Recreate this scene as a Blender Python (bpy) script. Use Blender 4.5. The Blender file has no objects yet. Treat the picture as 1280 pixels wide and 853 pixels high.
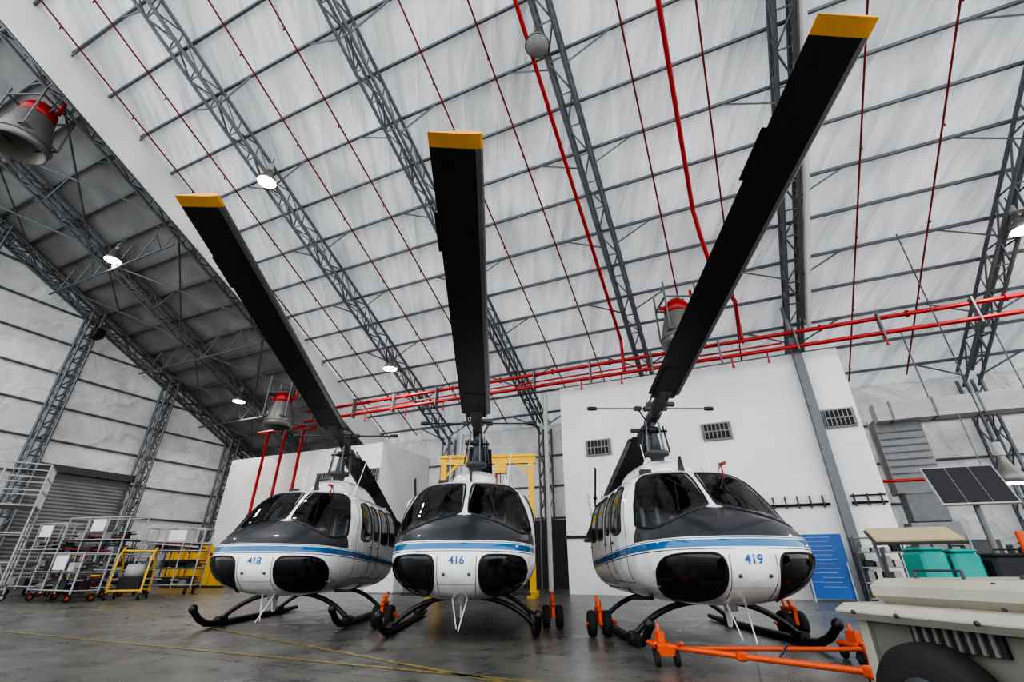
import bpy, math, random
from mathutils import Vector, Matrix
from mathutils.bvhtree import BVHTree
random.seed(4)
scene = bpy.context.scene
ANG = math.radians(24)
CA, SA = math.cos(ANG), math.sin(ANG)
def H(s, n, z=0.0):
    return Vector((CA*s + SA*n, -SA*s + CA*n, z))
RH = Matrix.Rotation(-ANG, 3, 'Z')
def roofz(n): return 22.3 - 0.49*n

# ------------------------------------------------------------------ materials
def nt(name):
    m = bpy.data.materials.new(name); m.use_nodes = True
    t = m.node_tree
    return m, t, t.nodes, t.links, t.nodes['Principled BSDF']
def mat(name, col, rough=0.5, metal=0.0, var=0.12, scale=6.0, bump=0.0, bscale=30.0, coat=0.0):
    m, t, N, L, p = nt(name)
    tc = N.new('ShaderNodeTexCoord')
    no = N.new('ShaderNodeTexNoise'); no.inputs['Scale'].default_value = scale; no.inputs['Detail'].default_value = 4
    L.new(tc.outputs['Object'], no.inputs['Vector'])
    r = N.new('ShaderNodeValToRGB')
    r.color_ramp.elements[0].position = .3; r.color_ramp.elements[1].position = .7
    r.color_ramp.elements[0].color = tuple(c*(1-var) for c in col)+(1,)
    r.color_ramp.elements[1].color = tuple(min(1, c*(1+var*.5)) for c in col)+(1,)
    L.new(no.outputs['Fac'], r.inputs[0]); L.new(r.outputs[0], p.inputs['Base Color'])
    p.inputs['Roughness'].default_value = rough; p.inputs['Metallic'].default_value = metal
    p.inputs['Coat Weight'].default_value = coat
    if bump:
        n2 = N.new('ShaderNodeTexNoise'); n2.inputs['Scale'].default_value = bscale
        L.new(tc.outputs['Object'], n2.inputs['Vector'])
        b = N.new('ShaderNodeBump'); b.inputs['Strength'].default_value = bump; b.inputs['Distance'].default_value = .02
        L.new(n2.outputs['Fac'], b.inputs['Height']); L.new(b.outputs[0], p.inputs['Normal'])
    return m
def emit(name, col, s):
    m, t, N, L, p = nt(name)
    p.inputs['Base Color'].default_value = col+(1,)
    p.inputs['Emission Color'].default_value = col+(1,); p.inputs['Emission Strength'].default_value = s
    return m

M_steel = mat('galvanised_steel', (.145,.15,.157), .5, .3)
M_dsteel = mat('dark_steel', (.07,.073,.078), .5, .4)
M_red = mat('red_pipe_paint', (.38,.007,.009), .35)
M_dred = mat('dark_red_pipe_paint', (.18,.010,.012), .45)
M_black = mat('black_paint', (.010,.010,.011), .4)
M_blade = mat('rotor_blade_black', (.009,.009,.010), .5, scale=2, var=.3)
M_rubber = mat('rubber', (.013,.013,.013), .8, bump=.3)
M_yellow = mat('yellow_paint', (.72,.42,.02), .4)
M_tipyel = mat('tip_yellow', (.80,.36,.02), .5)
M_orange = mat('orange_paint', (.62,.08,.01), .4)
M_white = mat('white_enamel', (.70,.70,.69), .35, var=.05)
M_grey = mat('grey_paint', (.20,.20,.20), .5)
M_lgrey = mat('light_grey_paint', (.36,.36,.355), .5)
M_blue = mat('blue_paint', (.01,.09,.32), .4)
M_teal = mat('teal_plastic', (.015,.26,.22), .4)
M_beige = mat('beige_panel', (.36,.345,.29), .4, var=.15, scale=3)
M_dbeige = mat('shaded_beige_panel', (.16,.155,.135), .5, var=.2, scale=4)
M_dark = mat('dark_interior', (.018,.018,.02), .7)
M_seat = mat('seat_fabric', (.14,.14,.15), .8)
M_wood = mat('drafting_board', (.45,.36,.22), .6)
M_green = mat('green_paint', (.03,.22,.08), .5)
M_silver = mat('leading_edge_strip', (.20,.20,.205), .4, .5)
M_cab = mat('cabin_grey', (.30,.305,.31), .6)
M_num = mat('number_blue', (.02,.10,.28), .4, var=.02)
M_lamp = emit('lamp_glow', (1,.97,.9), 40)
M_bark = mat('brushed_drum', (.20,.195,.18), .4, .5)
M_roofdark = mat('dark_bay_roof', (.26,.26,.26), .8, var=.3, scale=.6)  # left bay roof only: opaque and darker than the main membrane

def wall_mat(name, col):
    m, t, N, L, p = nt(name)
    tc = N.new('ShaderNodeTexCoord')
    no = N.new('ShaderNodeTexNoise'); no.inputs['Scale'].default_value = .5; no.inputs['Detail'].default_value = 6
    L.new(tc.outputs['Object'], no.inputs['Vector'])
    r = N.new('ShaderNodeValToRGB'); r.color_ramp.elements[0].position=.35; r.color_ramp.elements[1].position=.65
    r.color_ramp.elements[0].color = tuple(c*.86 for c in col)+(1,); r.color_ramp.elements[1].color = col+(1,)
    L.new(no.outputs['Fac'], r.inputs[0]); L.new(r.outputs[0], p.inputs['Base Color'])
    p.inputs['Roughness'].default_value=.7
    return m
M_wallw = wall_mat('painted_wall', (.74,.74,.73))

def fabric(name, col, trans, along, lo=.6):
    m, t, N, L, p = nt(name)
    N.remove(p)
    out = [x for x in N if x.type=='OUTPUT_MATERIAL'][0]
    tc = N.new('ShaderNodeTexCoord')
    mp = N.new('ShaderNodeMapping'); mp.inputs['Rotation'].default_value = (0,0,ANG)
    mp.inputs['Scale'].default_value = along
    L.new(tc.outputs['Object'], mp.inputs[0])
    no = N.new('ShaderNodeTexNoise'); no.inputs['Scale'].default_value=1.0; no.inputs['Detail'].default_value=6; no.inputs['Distortion'].default_value=.8
    L.new(mp.outputs[0], no.inputs['Vector'])
    n3 = N.new('ShaderNodeTexNoise'); n3.inputs['Scale'].default_value=.22; n3.inputs['Detail'].default_value=5
    L.new(tc.outputs['Object'], n3.inputs['Vector'])
    r = N.new('ShaderNodeValToRGB'); r.color_ramp.elements[0].position=.36; r.color_ramp.elements[1].position=.62
    r.color_ramp.elements[0].color = tuple(c*lo for c in col)+(1,); r.color_ramp.elements[1].color = col+(1,)
    mixf = N.new('ShaderNodeMath'); mixf.operation='MULTIPLY_ADD'; mixf.inputs[1].default_value=.5
    mul = N.new('ShaderNodeMath'); mul.operation='MULTIPLY'; mul.inputs[1].default_value=.5
    L.new(n3.outputs['Fac'], mul.inputs[0]); L.new(no.outputs['Fac'], mixf.inputs[0]); L.new(mul.outputs[0], mixf.inputs[2])
    L.new(mixf.outputs[0], r.inputs[0])
    b = N.new('ShaderNodeBump'); b.inputs['Strength'].default_value=1; b.inputs['Distance'].default_value=.3
    L.new(no.outputs['Fac'], b.inputs['Height'])
    d = N.new('ShaderNodeBsdfDiffuse'); tr = N.new('ShaderNodeBsdfTranslucent')
    L.new(r.outputs[0], d.inputs[0]); L.new(r.outputs[0], tr.inputs[0])
    L.new(b.outputs[0], d.inputs['Normal']); L.new(b.outputs[0], tr.inputs['Normal'])
    mx = N.new('ShaderNodeMixShader'); mx.inputs[0].default_value = trans
    L.new(d.outputs[0], mx.inputs[1]); L.new(tr.outputs[0], mx.inputs[2]); L.new(mx.outputs[0], out.inputs[0])
    return m
M_fab = fabric('roof_membrane', (.80,.81,.82), .16, (1.8,.25,.25), .60)
M_fabw = fabric('wall_membrane', (.62,.62,.62), .06, (1.2,.5,.9), .7)

def floor_mat():
    m, t, N, L, p = nt('polished_concrete')
    tc = N.new('ShaderNodeTexCoord')
    a = N.new('ShaderNodeTexNoise'); a.inputs['Scale'].default_value=.45; a.inputs['Detail'].default_value=8; a.inputs['Roughness'].default_value=.65
    b = N.new('ShaderNodeTexNoise'); b.inputs['Scale'].default_value=1.6; b.inputs['Detail'].default_value=9; b.inputs['Distortion'].default_value=.8; b.inputs['Roughness'].default_value=.65
    L.new(tc.outputs['Object'], a.inputs['Vector']); L.new(tc.outputs['Object'], b.inputs['Vector'])
    mx = N.new('ShaderNodeMath'); mx.operation='ADD'; L.new(a.outputs['Fac'], mx.inputs[0]); L.new(b.outputs['Fac'], mx.inputs[1])
    hf = N.new('ShaderNodeMath'); hf.operation='MULTIPLY'; hf.inputs[1].default_value=.5; L.new(mx.outputs[0], hf.inputs[0])
    r = N.new('ShaderNodeValToRGB'); r.color_ramp.elements[0].position=.40; r.color_ramp.elements[1].position=.60
    r.color_ramp.elements[0].color=(.065,.063,.059,1); r.color_ramp.elements[1].color=(.150,.145,.132,1)
    L.new(hf.outputs[0], r.inputs[0])
    mp = N.new('ShaderNodeMapping'); mp.inputs['Rotation'].default_value=(0,0,ANG); L.new(tc.outputs['Object'], mp.inputs[0])
    br = N.new('ShaderNodeTexBrick'); br.offset=0; br.inputs['Scale'].default_value=1; br.inputs['Brick Width'].default_value=5; br.inputs['Row Height'].default_value=5
    br.inputs['Mortar Size'].default_value=.012; br.inputs['Color1'].default_value=(1,1,1,1); br.inputs['Color2'].default_value=(1,1,1,1); br.inputs['Mortar'].default_value=(.3,.3,.3,1)
    L.new(mp.outputs[0], br.inputs['Vector'])
    mc = N.new('ShaderNodeMix'); mc.data_type='RGBA'; mc.blend_type='MULTIPLY'; mc.inputs[0].default_value=1
    L.new(r.outputs[0], mc.inputs[6]); L.new(br.outputs['Color'], mc.inputs[7]); L.new(mc.outputs[2], p.inputs['Base Color'])
    rr = N.new('ShaderNodeMapRange'); rr.inputs[1].default_value=.3; rr.inputs[2].default_value=.7; rr.inputs[3].default_value=.22; rr.inputs[4].default_value=.40
    L.new(b.outputs['Fac'], rr.inputs[0]); L.new(rr.outputs[0], p.inputs['Roughness'])
    bp = N.new('ShaderNodeBump'); bp.inputs['Strength'].default_value=.03; L.new(b.outputs['Fac'], bp.inputs['Height']); L.new(bp.outputs[0], p.inputs['Normal'])
    return m
M_floor = floor_mat()

def glass_mat(name, tint):
    m, t, N, L, p = nt(name); N.remove(p)
    out = [x for x in N if x.type=='OUTPUT_MATERIAL'][0]
    tr = N.new('ShaderNodeBsdfTransparent'); tr.inputs[0].default_value=tint
    g = N.new('ShaderNodeBsdfGlossy'); g.inputs['Roughness'].default_value=.03; g.inputs[0].default_value=(.9,.9,.9,1)
    f = N.new('ShaderNodeFresnel'); f.inputs[0].default_value=1.6
    mx = N.new('ShaderNodeMixShader'); L.new(f.outputs[0], mx.inputs[0]); L.new(tr.outputs[0], mx.inputs[1]); L.new(g.outputs[0], mx.inputs[2])
    L.new(mx.outputs[0], out.inputs[0]); return m
M_glass = glass_mat('aircraft_glass', (.78,.81,.82,1))
M_glassd = glass_mat('tinted_chin_glass', (.30,.305,.31,1))

def livery():
    m, t, N, L, p = nt('helicopter_livery')
    tc = N.new('ShaderNodeTexCoord'); sp = N.new('ShaderNodeSeparateXYZ'); L.new(tc.outputs['Object'], sp.inputs[0])
    def mth(op, a, b=None, c=None):
        n = N.new('ShaderNodeMath'); n.operation=op
        for i, x in enumerate((a,b,c)):
            if x is None: continue
            if isinstance(x,(int,float)): n.inputs[i].default_value=x
            else: L.new(x, n.inputs[i])
        return n.outputs[0]
    zp = mth('MULTIPLY_ADD', sp.outputs['Y'], .05, sp.outputs['Z'])
    def band(lo, hi): return mth('MULTIPLY', mth('GREATER_THAN', zp, lo), mth('LESS_THAN', zp, hi))
    def mixc(fac, c1, c2):
        n = N.new('ShaderNodeMix'); n.data_type='RGBA'
        L.new(fac, n.inputs[0])
        for k, c in ((6,c1),(7,c2)):
            if isinstance(c, tuple): n.inputs[k].default_value=c
            else: L.new(c, n.inputs[k])
        return n.outputs[2]
    no = N.new('ShaderNodeTexNoise'); no.inputs['Scale'].default_value=3; no.inputs['Detail'].default_value=6; L.new(tc.outputs['Object'], no.inputs['Vector'])
    rp = N.new('ShaderNodeValToRGB'); rp.color_ramp.elements[0].position=.3; rp.color_ramp.elements[1].position=.6
    rp.color_ramp.elements[0].color=(.66,.65,.62,1); rp.color_ramp.elements[1].color=(.82,.82,.81,1)
    L.new(no.outputs['Fac'], rp.inputs[0])
    c = rp.outputs[0]
    c = mixc(band(1.338,1.436), c, (.006,.11,.27,1))
    c = mixc(band(1.449,1.461), c, (.006,.11,.27,1))
    c = mixc(band(1.306,1.320), c, (.005,.03,.10,1))
    ax = mth('ABSOLUTE', sp.outputs['X'])
    yy = mth('MULTIPLY_ADD', ax, -.24, sp.outputs['Y'])
    cap = mth('MULTIPLY', mth('GREATER_THAN', zp, 1.475), mth('LESS_THAN', yy, .88))
    c = mixc(cap, c, (.024,.026,.032,1))
    geo = N.new('ShaderNodeNewGeometry')
    c = mixc(geo.outputs['Backfacing'], c, (.12,.12,.125,1))
    L.new(c, p.inputs['Base Color'])
    ro = mth('MULTIPLY_ADD', cap, .25, .18); L.new(ro, p.inputs['Roughness'])
    p.inputs['Coat Weight'].default_value=.5; p.inputs['Coat Roughness'].default_value=.06
    return m
M_liv = livery()

# ------------------------------------------------------------------ mesh builder
class B:
    def __init__(s): s.v=[]; s.f=[]; s.m=[]; s.sm=[]; s.mats=[]
    def mi(s, m):
        if m not in s.mats: s.mats.append(m)
        return s.mats.index(m)
    def add(s, vs, fs, m, smooth=False):
        o=len(s.v); k=s.mi(m); s.v += [tuple(v) for v in vs]
        for f in fs: s.f.append([i+o for i in f]); s.m.append(k); s.sm.append(smooth)
    def box(s, c, size, m, R=None, bev=0.0):
        c=Vector(c); hx,hy,hz=[x/2 for x in size]
        if bev<=0:
            vs=[Vector((x*hx,y*hy,z*hz)) for x in (-1,1) for y in (-1,1) for z in (-1,1)]
            fs=[(0,1,3,2),(4,6,7,5),(0,4,5,1),(2,3,7,6),(0,2,6,4),(1,5,7,3)]
        else:
            b=min(bev,hx*.9,hy*.9,hz*.9)
            prof=[(-hz,b),(-hz+b,0),(hz-b,0),(hz,b)]
            vs=[]
            for z,i in prof:
                ax,ay=hx-i,hy-i; e=b*.7
                vs+= [Vector(q) for q in ((-ax+e,-ay,z),(ax-e,-ay,z),(ax,-ay+e,z),(ax,ay-e,z),(ax-e,ay,z),(-ax+e,ay,z),(-ax,ay-e,z),(-ax,-ay+e,z))]
            fs=[tuple(range(7,-1,-1)), tuple(range(24,32))]
            for r in range(3):
                for i in range(8): j=(i+1)%8; fs.append((r*8+i,r*8+j,r*8+8+j,r*8+8+i))
        if R is not None: vs=[R@v for v in vs]
        s.add([v+c for v in vs], fs, m)
    def path(s, pts, r, m, seg=8, closed=False, caps=True):
        pts=[Vector(p) for p in pts]; n=len(pts)
        rs = r if isinstance(r,(list,tuple)) else [r]*n
        vs=[]; prev=None
        for i,p in enumerate(pts):
            if closed: t=(pts[(i+1)%n]-pts[i-1])
            elif i==0: t=pts[1]-p
            elif i==n-1: t=p-pts[i-1]
            else: t=(pts[i+1]-p).normalized()+(p-pts[i-1]).normalized()
            t.normalize()
            if prev is None:
                a = Vector((0,0,1)) if abs(t.z)<.9 else Vector((1,0,0))
                u=t.cross(a).normalized()
            else:
                u=(prev - t*prev.dot(t)).normalized()
            prev=u; w=t.cross(u)
            for k in range(seg):
                an=2*math.pi*k/seg; vs.append(p+(u*math.cos(an)+w*math.sin(an))*rs[i])
        fs=[]
        for i in range(n if closed else n-1):
            for k in range(seg):
                a=i*seg; b=((i+1)%n)*seg; k2=(k+1)%seg
                fs.append((a+k,a+k2,b+k2,b+k))
        s.add(vs,fs,m,seg>6)
        if caps and not closed:
            s.add(vs[:seg],[tuple(range(seg-1,-1,-1))],m); s.add(vs[-seg:],[tuple(range(seg))],m)
    def cyl(s, a, b, r, m, seg=8, r2=None, caps=True):
        s.path([a,b],[r, r if r2 is None else r2],m,seg,caps=caps)
    def lathe(s, prof, o, axis, m, seg=20):
        o=Vector(o); t=Vector(axis).normalized(); a=Vector((0,0,1)) if abs(t.z)<.9 else Vector((1,0,0))
        u=t.cross(a).normalized(); w=t.cross(u); vs=[]
        for r,h in prof:
            for k in range(seg):
                an=2*math.pi*k/seg; vs.append(o+t*h+(u*math.cos(an)+w*math.sin(an))*max(r,.0005))
        fs=[]
        for i in range(len(prof)-1):
            for k in range(seg): k2=(k+1)%seg; fs.append((i*seg+k,i*seg+k2,(i+1)*seg+k2,(i+1)*seg+k))
        s.add(vs,fs,m,True)
    def wheel(s, c, axis, r, w, hub=None, hr=.5):
        hub = hub or M_lgrey
        s.lathe([(r*hr,-w/2),(r*.9,-w/2),(r*.98,-w*.32),(r,-w*.1),(r,w*.1),(r*.98,w*.32),(r*.9,w/2),(r*hr,w/2)],c,axis,M_rubber,28)
        s.lathe([(.001,-w*.35),(r*hr*.5,-w*.35),(r*hr,-w/2),(r*hr,w/2),(r*hr*.5,w*.35),(.001,w*.35)],c,axis,hub,16)
    def quad(s, pts, m): s.add(pts,[tuple(range(len(pts)))],m)
    def mesh(s, name):
        me=bpy.data.meshes.new(name); me.from_pydata(s.v,[],s.f)
        for m in s.mats: me.materials.append(m)
        me.polygons.foreach_set('material_index', s.m); me.polygons.foreach_set('use_smooth', s.sm)
        me.update(); return me
    def obj(s, name, parent=None, loc=None, rot=None):
        return mkobj(name, s.mesh(name), parent, loc, rot)
def mkobj(name, me, parent=None, loc=None, rot=None):
    o=bpy.data.objects.new(name, me); scene.collection.objects.link(o)
    if parent: o.parent=parent
    if loc is not None: o.location=loc
    if rot is not None: o.rotation_euler=rot
    return o
def empty(name, loc=(0,0,0), rot=(0,0,0), parent=None):
    return mkobj(name, None, parent, loc, rot)

# ------------------------------------------------------------------ hangar shell
S0, S1, NB, NR = -35.5, 20.0, 27.0, -1.5
SF = -21.9
b=B(); b.quad([H(S0-1,-26,0),H(S1+10,-26,0),H(S1+10,NB+.1,0),H(S0-1,NB+.1,0)],M_floor); b.obj('floor')
def grid(b, f, nu, nv, m):
    vs=[f(i/nu,j/nv) for i in range(nu+1) for j in range(nv+1)]
    fs=[(i*(nv+1)+j,(i+1)*(nv+1)+j,(i+1)*(nv+1)+j+1,i*(nv+1)+j+1) for i in range(nu) for j in range(nv)]
    b.add(vs,fs,m,True)
PST=1.6
def rfn(sa,sb):
    def rf(u,v):
        s=sa+(sb-sa)*u; n=NR+(NB-NR)*v
        return H(s,n,roofz(n)+ .11*abs(math.sin(math.pi*(n-NR)/PST))*(.7+.3*math.sin(s*1.7+n)))
    return rf
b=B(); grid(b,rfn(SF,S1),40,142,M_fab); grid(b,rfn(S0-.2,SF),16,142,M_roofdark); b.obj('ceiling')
b=B(); b.quad([H(S0,NB-.05,0),H(S1,NB-.05,0),H(S1,NB-.05,roofz(NB)+.2),H(S0,NB-.05,roofz(NB)+.2)],M_fabw); b.obj('wall_back')
b=B(); b.quad([H(S0,NR,0),H(S0,NB,0),H(S0,NB,roofz(NB)+.25),H(S0,NR,roofz(NR)+.25)],M_fabw); b.obj('wall_left')

ARCH=[11.2,4.3,-2.6,-9.5,-16.4,-23.3,-29.6,-35.1, 18.1]
def arch(b, s0, w=.27, d=.72):
    top=.22
    def P(side, n, low):
        return H(s0+side*w, n, roofz(n)-top-(d if low else 0))
    for sd in (-1,1):
        for low in (0,1):
            b.cyl(P(sd,NR,low),P(sd,NB-.7,low),.075,M_steel,6)
    n=NR; k=0; st=1.0
    while n+st<NB-.7:
        for sd in (-1,1):
            b.cyl(P(sd,n,k%2),P(sd,n+st,1-k%2),.038,M_steel,4,caps=False)
            b.cyl(P(sd,n,0),P(sd,n,1),.034,M_steel,4,caps=False)
        b.cyl(P(-1 if k%2 else 1,n,1),P(1 if k%2 else -1,n+st,1),.034,M_steel,4,caps=False)
        b.cyl(P(-1,n,1),P(1,n,1),.034,M_steel,4,caps=False)
        n+=st; k+=1
    for sd in (-1,1):
        for nn in (NB-.25,NB-1.0):
            b.cyl(H(s0+sd*w,nn,0),H(s0+sd*w,nn,roofz(NB)-.2),.07,M_steel,6)
    z=0.3;k=0
    while z<roofz(NB)-1:
        for sd in (-1,1):
            b.cyl(H(s0+sd*w,NB-(.25 if k%2 else 1.0),z),H(s0+sd*w,NB-(1.0 if k%2 else .25),z+.9),.034,M_steel,4,caps=False)
        b.cyl(H(s0-w,NB-1,z),H(s0+w,NB-1,z+.9),.034,M_steel,4,caps=False)
        z+=.9;k+=1
for s0 in ARCH:
    b=B(); arch(b,s0); b.obj('roof_truss')
b=B(); n=NR+PST; i=0
while n<NB-.5:
    b.cyl(H(S0,n,roofz(n)-.1),H(S1,n,roofz(n)-.1),.07,M_steel,6)
    for s0 in ARCH[:7]:
        if i%2==0:
            for sd in (-1,1):
                b.cyl(H(s0+sd*.27,n,roofz(n)-.95),H(s0+sd*1.9,n,roofz(n)-.12),.04,M_steel,4,caps=False)
    n+=PST; i+=1
for z in (1.8,3.6,5.4,7.2):
    b.cyl(H(-7,NB-.15,z),H(-36+.6,NB-.15,z),.06,M_steel,6); b.cyl(H(5,NB-.15,z),H(S1,NB-.15,z),.06,M_steel,6)
b.obj('roof_purlins')
b=B()
for nn in (1.1,6.8,12.5,18.2,23.9):
    zt=roofz(nn)-.3
    for dn in (-.3,.3):
        for ds in (.2,.85): b.cyl(H(S0+ds,nn+dn,0),H(S0+ds,nn+dn,zt),.075,M_steel,6)
    z=.2;k=0
    while z<zt-1:
        b.cyl(H(S0+.85,nn-.3,z),H(S0+.85,nn+.3,z+.8),.045,M_steel,4,caps=False)
        b.cyl(H(S0+.85,nn-.3,z),H(S0+.85,nn+.3,z),.045,M_steel,4,caps=False)
        for dn in (-.3,.3): b.cyl(H(S0+(.2 if k%2 else .85),nn+dn,z),H(S0+(.85 if k%2 else .2),nn+dn,z+.8),.045,M_steel,4,caps=False)
        z+=.8;k+=1
z=2.0
while z<21:
    nm=min(NB,(22.3-z)/.49-.4)
    if nm>NR+1: b.cyl(H(S0+.12,NR,z),H(S0+.12,nm,z),.07,M_steel,6)
    z+=1.9
b.obj('end_wall_frame')
b=B()
for sa,sb in ((-35.0,-29.6),(-29.6,-23.3)):
    for n0 in (4,10,16,21):
        b.cyl(H(sa,n0,roofz(n0)-.9),H(sb,n0+5,roofz(n0+5)-.9),.05,M_steel,6)
        b.cyl(H(sb,n0,roofz(n0)-.9),H(sa,n0+5,roofz(n0+5)-.9),.05,M_steel,6)
        b.cyl(H(sa,n0,roofz(n0)-1.6),H(sb,n0,roofz(n0)-1.6),.06,M_steel,6)
        m=6
        for k in range(m):
            q0=sa+(sb-sa)*k/m; q1=sa+(sb-sa)*(k+1)/m
            b.cyl(H(q0,n0,roofz(n0)-(1.6 if k%2 else .3)),H(q1,n0,roofz(n0)-(.3 if k%2 else 1.6)),.04,M_steel,4,caps=False)
b.obj('bay_bracing')
b=B()
for k in range(30):
    z=k*.2
    b.quad([H(S0+.28,12.9,z),H(S0+.28,17.8,z),H(S0+.34,17.8,z+.1),H(S0+.34,12.9,z+.1)],M_grey)
    b.quad([H(S0+.34,12.9,z+.1),H(S0+.34,17.8,z+.1),H(S0+.28,17.8,z+.2),H(S0+.28,12.9,z+.2)],M_grey)
b.box(H(S0+.45,15.35,6.15),(.5,5.1,.4),M_dsteel,RH)
b.obj('door_1')
b=B()
def fascia(b, s0, d0, d1, nA, nB, m, th=.12):
    for ds in (0,th):
        b.quad([H(s0+ds,nA,roofz(nA)-d0),H(s0+ds,nB,roofz(nB)-d0),H(s0+ds,nB,roofz(nB)-d1),H(s0+ds,nA,roofz(nA)-d1)],m)
    b.quad([H(s0,nA,roofz(nA)-d1),H(s0+th,nA,roofz(nA)-d1),H(s0+th,nB,roofz(nB)-d1),H(s0,nB,roofz(nB)-d1)],m)
fascia(b,SF,.0,1.9,NR,NB-.1,M_wallw); b.obj('trim_1')
b=B(); fascia(b,4.7,.0,1.35,NR,21.6,M_wallw)
b.obj('trim_2')
b=B(); b.box(H((-6.85+5.45)/2,24.2,4.7),(12.3,5.4,9.4),M_wallw,RH)
b.obj('wall_inner_1')
b=B(); b.box(H(-24.8,24.3,3.9),(13.2,5.0,7.8),M_wallw,RH)
b.obj('wall_inner_2')
b=B(); b.box(H(-12.0,26.2,1.7),(9.5,.5,3.4),M_dark,RH); b.obj('dark_back_panel')  # plain dark box along the foot of the back wall
b=B()
b.box(H(3.95,21.25,5.0),(.32,.3,10.0),M_steel,RH)
b.cyl(H(3.95,21.25,10),H(3.95,21.25,roofz(21.3)-.3),.12,M_steel,8)
b.obj('steel_column')
b=B(); b.cyl(H(-7.5,21,0),H(-7.5,21,9.0),.11,M_lgrey,10); b.box(H(-7.5,21,.05),(.5,.5,.1),M_dsteel,RH); b.obj('steel_column')
b=B(); b.cyl(H(-12.6,21.5,0),H(-12.6,21.5,7.6),.1,M_lgrey,10); b.box(H(-12.6,21.5,.05),(.5,.5,.1),M_dsteel,RH); b.obj('steel_column')
def vent(s,n,z,w=1.2,h=.75):
    b=B()
    b.box((0,0,0),(w,.1,h),M_grey)
    b.box((0,-.04,0),(w-.14,.08,h-.14),M_dark)
    k=6
    for i in range(k+1):
        x=-w/2+.1+(w-.2)*i/k; b.box((x,-.09,0),(.04,.05,h-.14),M_grey)
    b.box((0,-.09,0),(w-.1,.05,.05),M_grey)
    b.obj('wall_vent',loc=H(s,n,z),rot=(0,0,-ANG))
vent(-5.05,21.43,6.15); vent(.2,21.43,6.35); vent(4.75,21.43,6.4,1.1,.75)
vent(-22.4,21.73,5.9); vent(-18.8,21.73,5.9)
b=B(); b.cyl(H(4.3,21.42,3.2),H(5.4,21.42,3.2),.05,M_black,6); b.cyl(H(4.3,21.42,3.45),H(5.4,21.42,3.45),.03,M_black,6)
b.cyl(H(1.2,21.42,3.2),H(3.6,21.42,3.2),.05,M_black,6)
for i in range(3): b.box(H(4.4+i*.42,21.4,3.3),(.05,.06,.45),M_black,RH)
for i in range(6): b.box(H(1.3+i*.42,21.4,3.3),(.05,.06,.45),M_black,RH)
b.obj('conduit_rack')

# ------------------------------------------------------------------ red pipes
b=B()
PN=20.9
for z,dn,r in ((10.15,0,.09),(9.45,-.1,.09)):
    b.cyl(H(-24,PN+dn,z),H(16,PN+dn,z),r,M_red,10)
b.cyl(H(-20,PN+.15,9.8),H(3.5,PN+.15,9.8),.045,M_red,8)
for s in range(-23,16,3):
    b.box(H(s,PN-.05,9.8),(.06,.3,1.1),M_steel,RH)
    b.lathe([(.15,-.04),(.15,.04)],H(s+1,PN,10.15),H(1,0,0),M_red,10)
for s in (-19,-16,-13.5,-5.5,-3.5,-1,1.4,2.8,7):
    b.cyl(H(s,PN-.1,9.45),H(s,PN-.1,9.0),.035,M_red,6); b.cyl(H(s,PN-.1,9.0),H(s,PN-.1,8.9),.06,M_red,8)
def slope(b,s,nA,nB,drop,r,m): b.cyl(H(s,nA,roofz(nA)-drop),H(s,nB,roofz(nB)-drop),r,m,8)
slope(b,-3.3,NR,20.7,1.0,.075,M_red); b.cyl(H(-3.3,20.7,roofz(20.7)-1),H(-3.3,20.7,9.5),.08,M_red,10)
slope(b,.9,NR,15.5,1.0,.085,M_red)
b.path([H(.9,15.5,roofz(15.5)-1),H(1.0,16.2,12.9),H(1.2,17.2,11.8),H(1.9,19,11.2),H(2.0,20.8,11.0),H(2.0,20.9,10.15)],.085,M_red,10)
b.obj('fire_main_pipes')
b=B()
for s0 in ARCH[:5]+[18.1]:
    for ds in (-2.3,-4.6):
        slope(b,s0+ds,NR,25.8,.45,.034,M_dred)
        n=NR+.8
        while n<25:
            b.cyl(H(s0+ds,n,roofz(n)-.45),H(s0+ds,n,roofz(n)-.62),.03,M_dred,5); n+=3.2
b.obj('sprinkler_pipes')
b=B()
for (sa,za,zb) in ((-27.2,9.2,3.5),(-25.6,9.2,3.5),(-24.0,9.0,3.5)):
    b.path([H(sa+1,PN,za),H(sa,PN,za),H(sa,PN,zb)],.1,M_red,8)
b.cyl(H(-27.4,PN,3.5),H(-23.6,PN,3.5),.12,M_red,8); b.cyl(H(-27.4,PN,3.9),H(-25,PN,3.9),.07,M_red,8)
b.cyl(H(-28.2,PN,9.2),H(-24.1,PN,9.2),.1,M_red,8)
for sa in (-27.2,-24.0): b.cyl(H(sa,PN,3.5),H(sa,PN,0),.06,M_dred,8)
b.obj('pipe_riser_frame')

# ------------------------------------------------------------------ lamps & foam generators
def lamp(P, up, on=True, r=.32):
    b=B()
    b.lathe([(.08,.0),(.10,-.12),(.16,-.3),(r*.8,-.5),(r,-.72),(r*.97,-.72),(r*.75,-.5),(.12,-.3)],(0,0,0),(0,0,1),M_bark,20)
    b.cyl((0,0,0),(0,0,.35),.11,M_lgrey,10); b.cyl((0,0,.35),(0,0,up),.02,M_dsteel,5)
    b.lathe([(.001,-.68),(r*.6,-.68),(r*.93,-.70),(r*.93,-.715),(.001,-.735)],(0,0,0),(0,0,1),M_lamp if on else M_lgrey,16)
    o=b.obj('high_bay_lamp',loc=P)
    if on:
        l=bpy.data.lights.new('lamp_bulb','SPOT'); l.energy=500; l.spot_size=2.4; l.shadow_soft_size=.25; l.color=(1,.95,.88)
        lo=bpy.data.objects.new('lamp_bulb',l); scene.collection.objects.link(lo); lo.parent=o; lo.location=(0,0,-.8)
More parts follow.
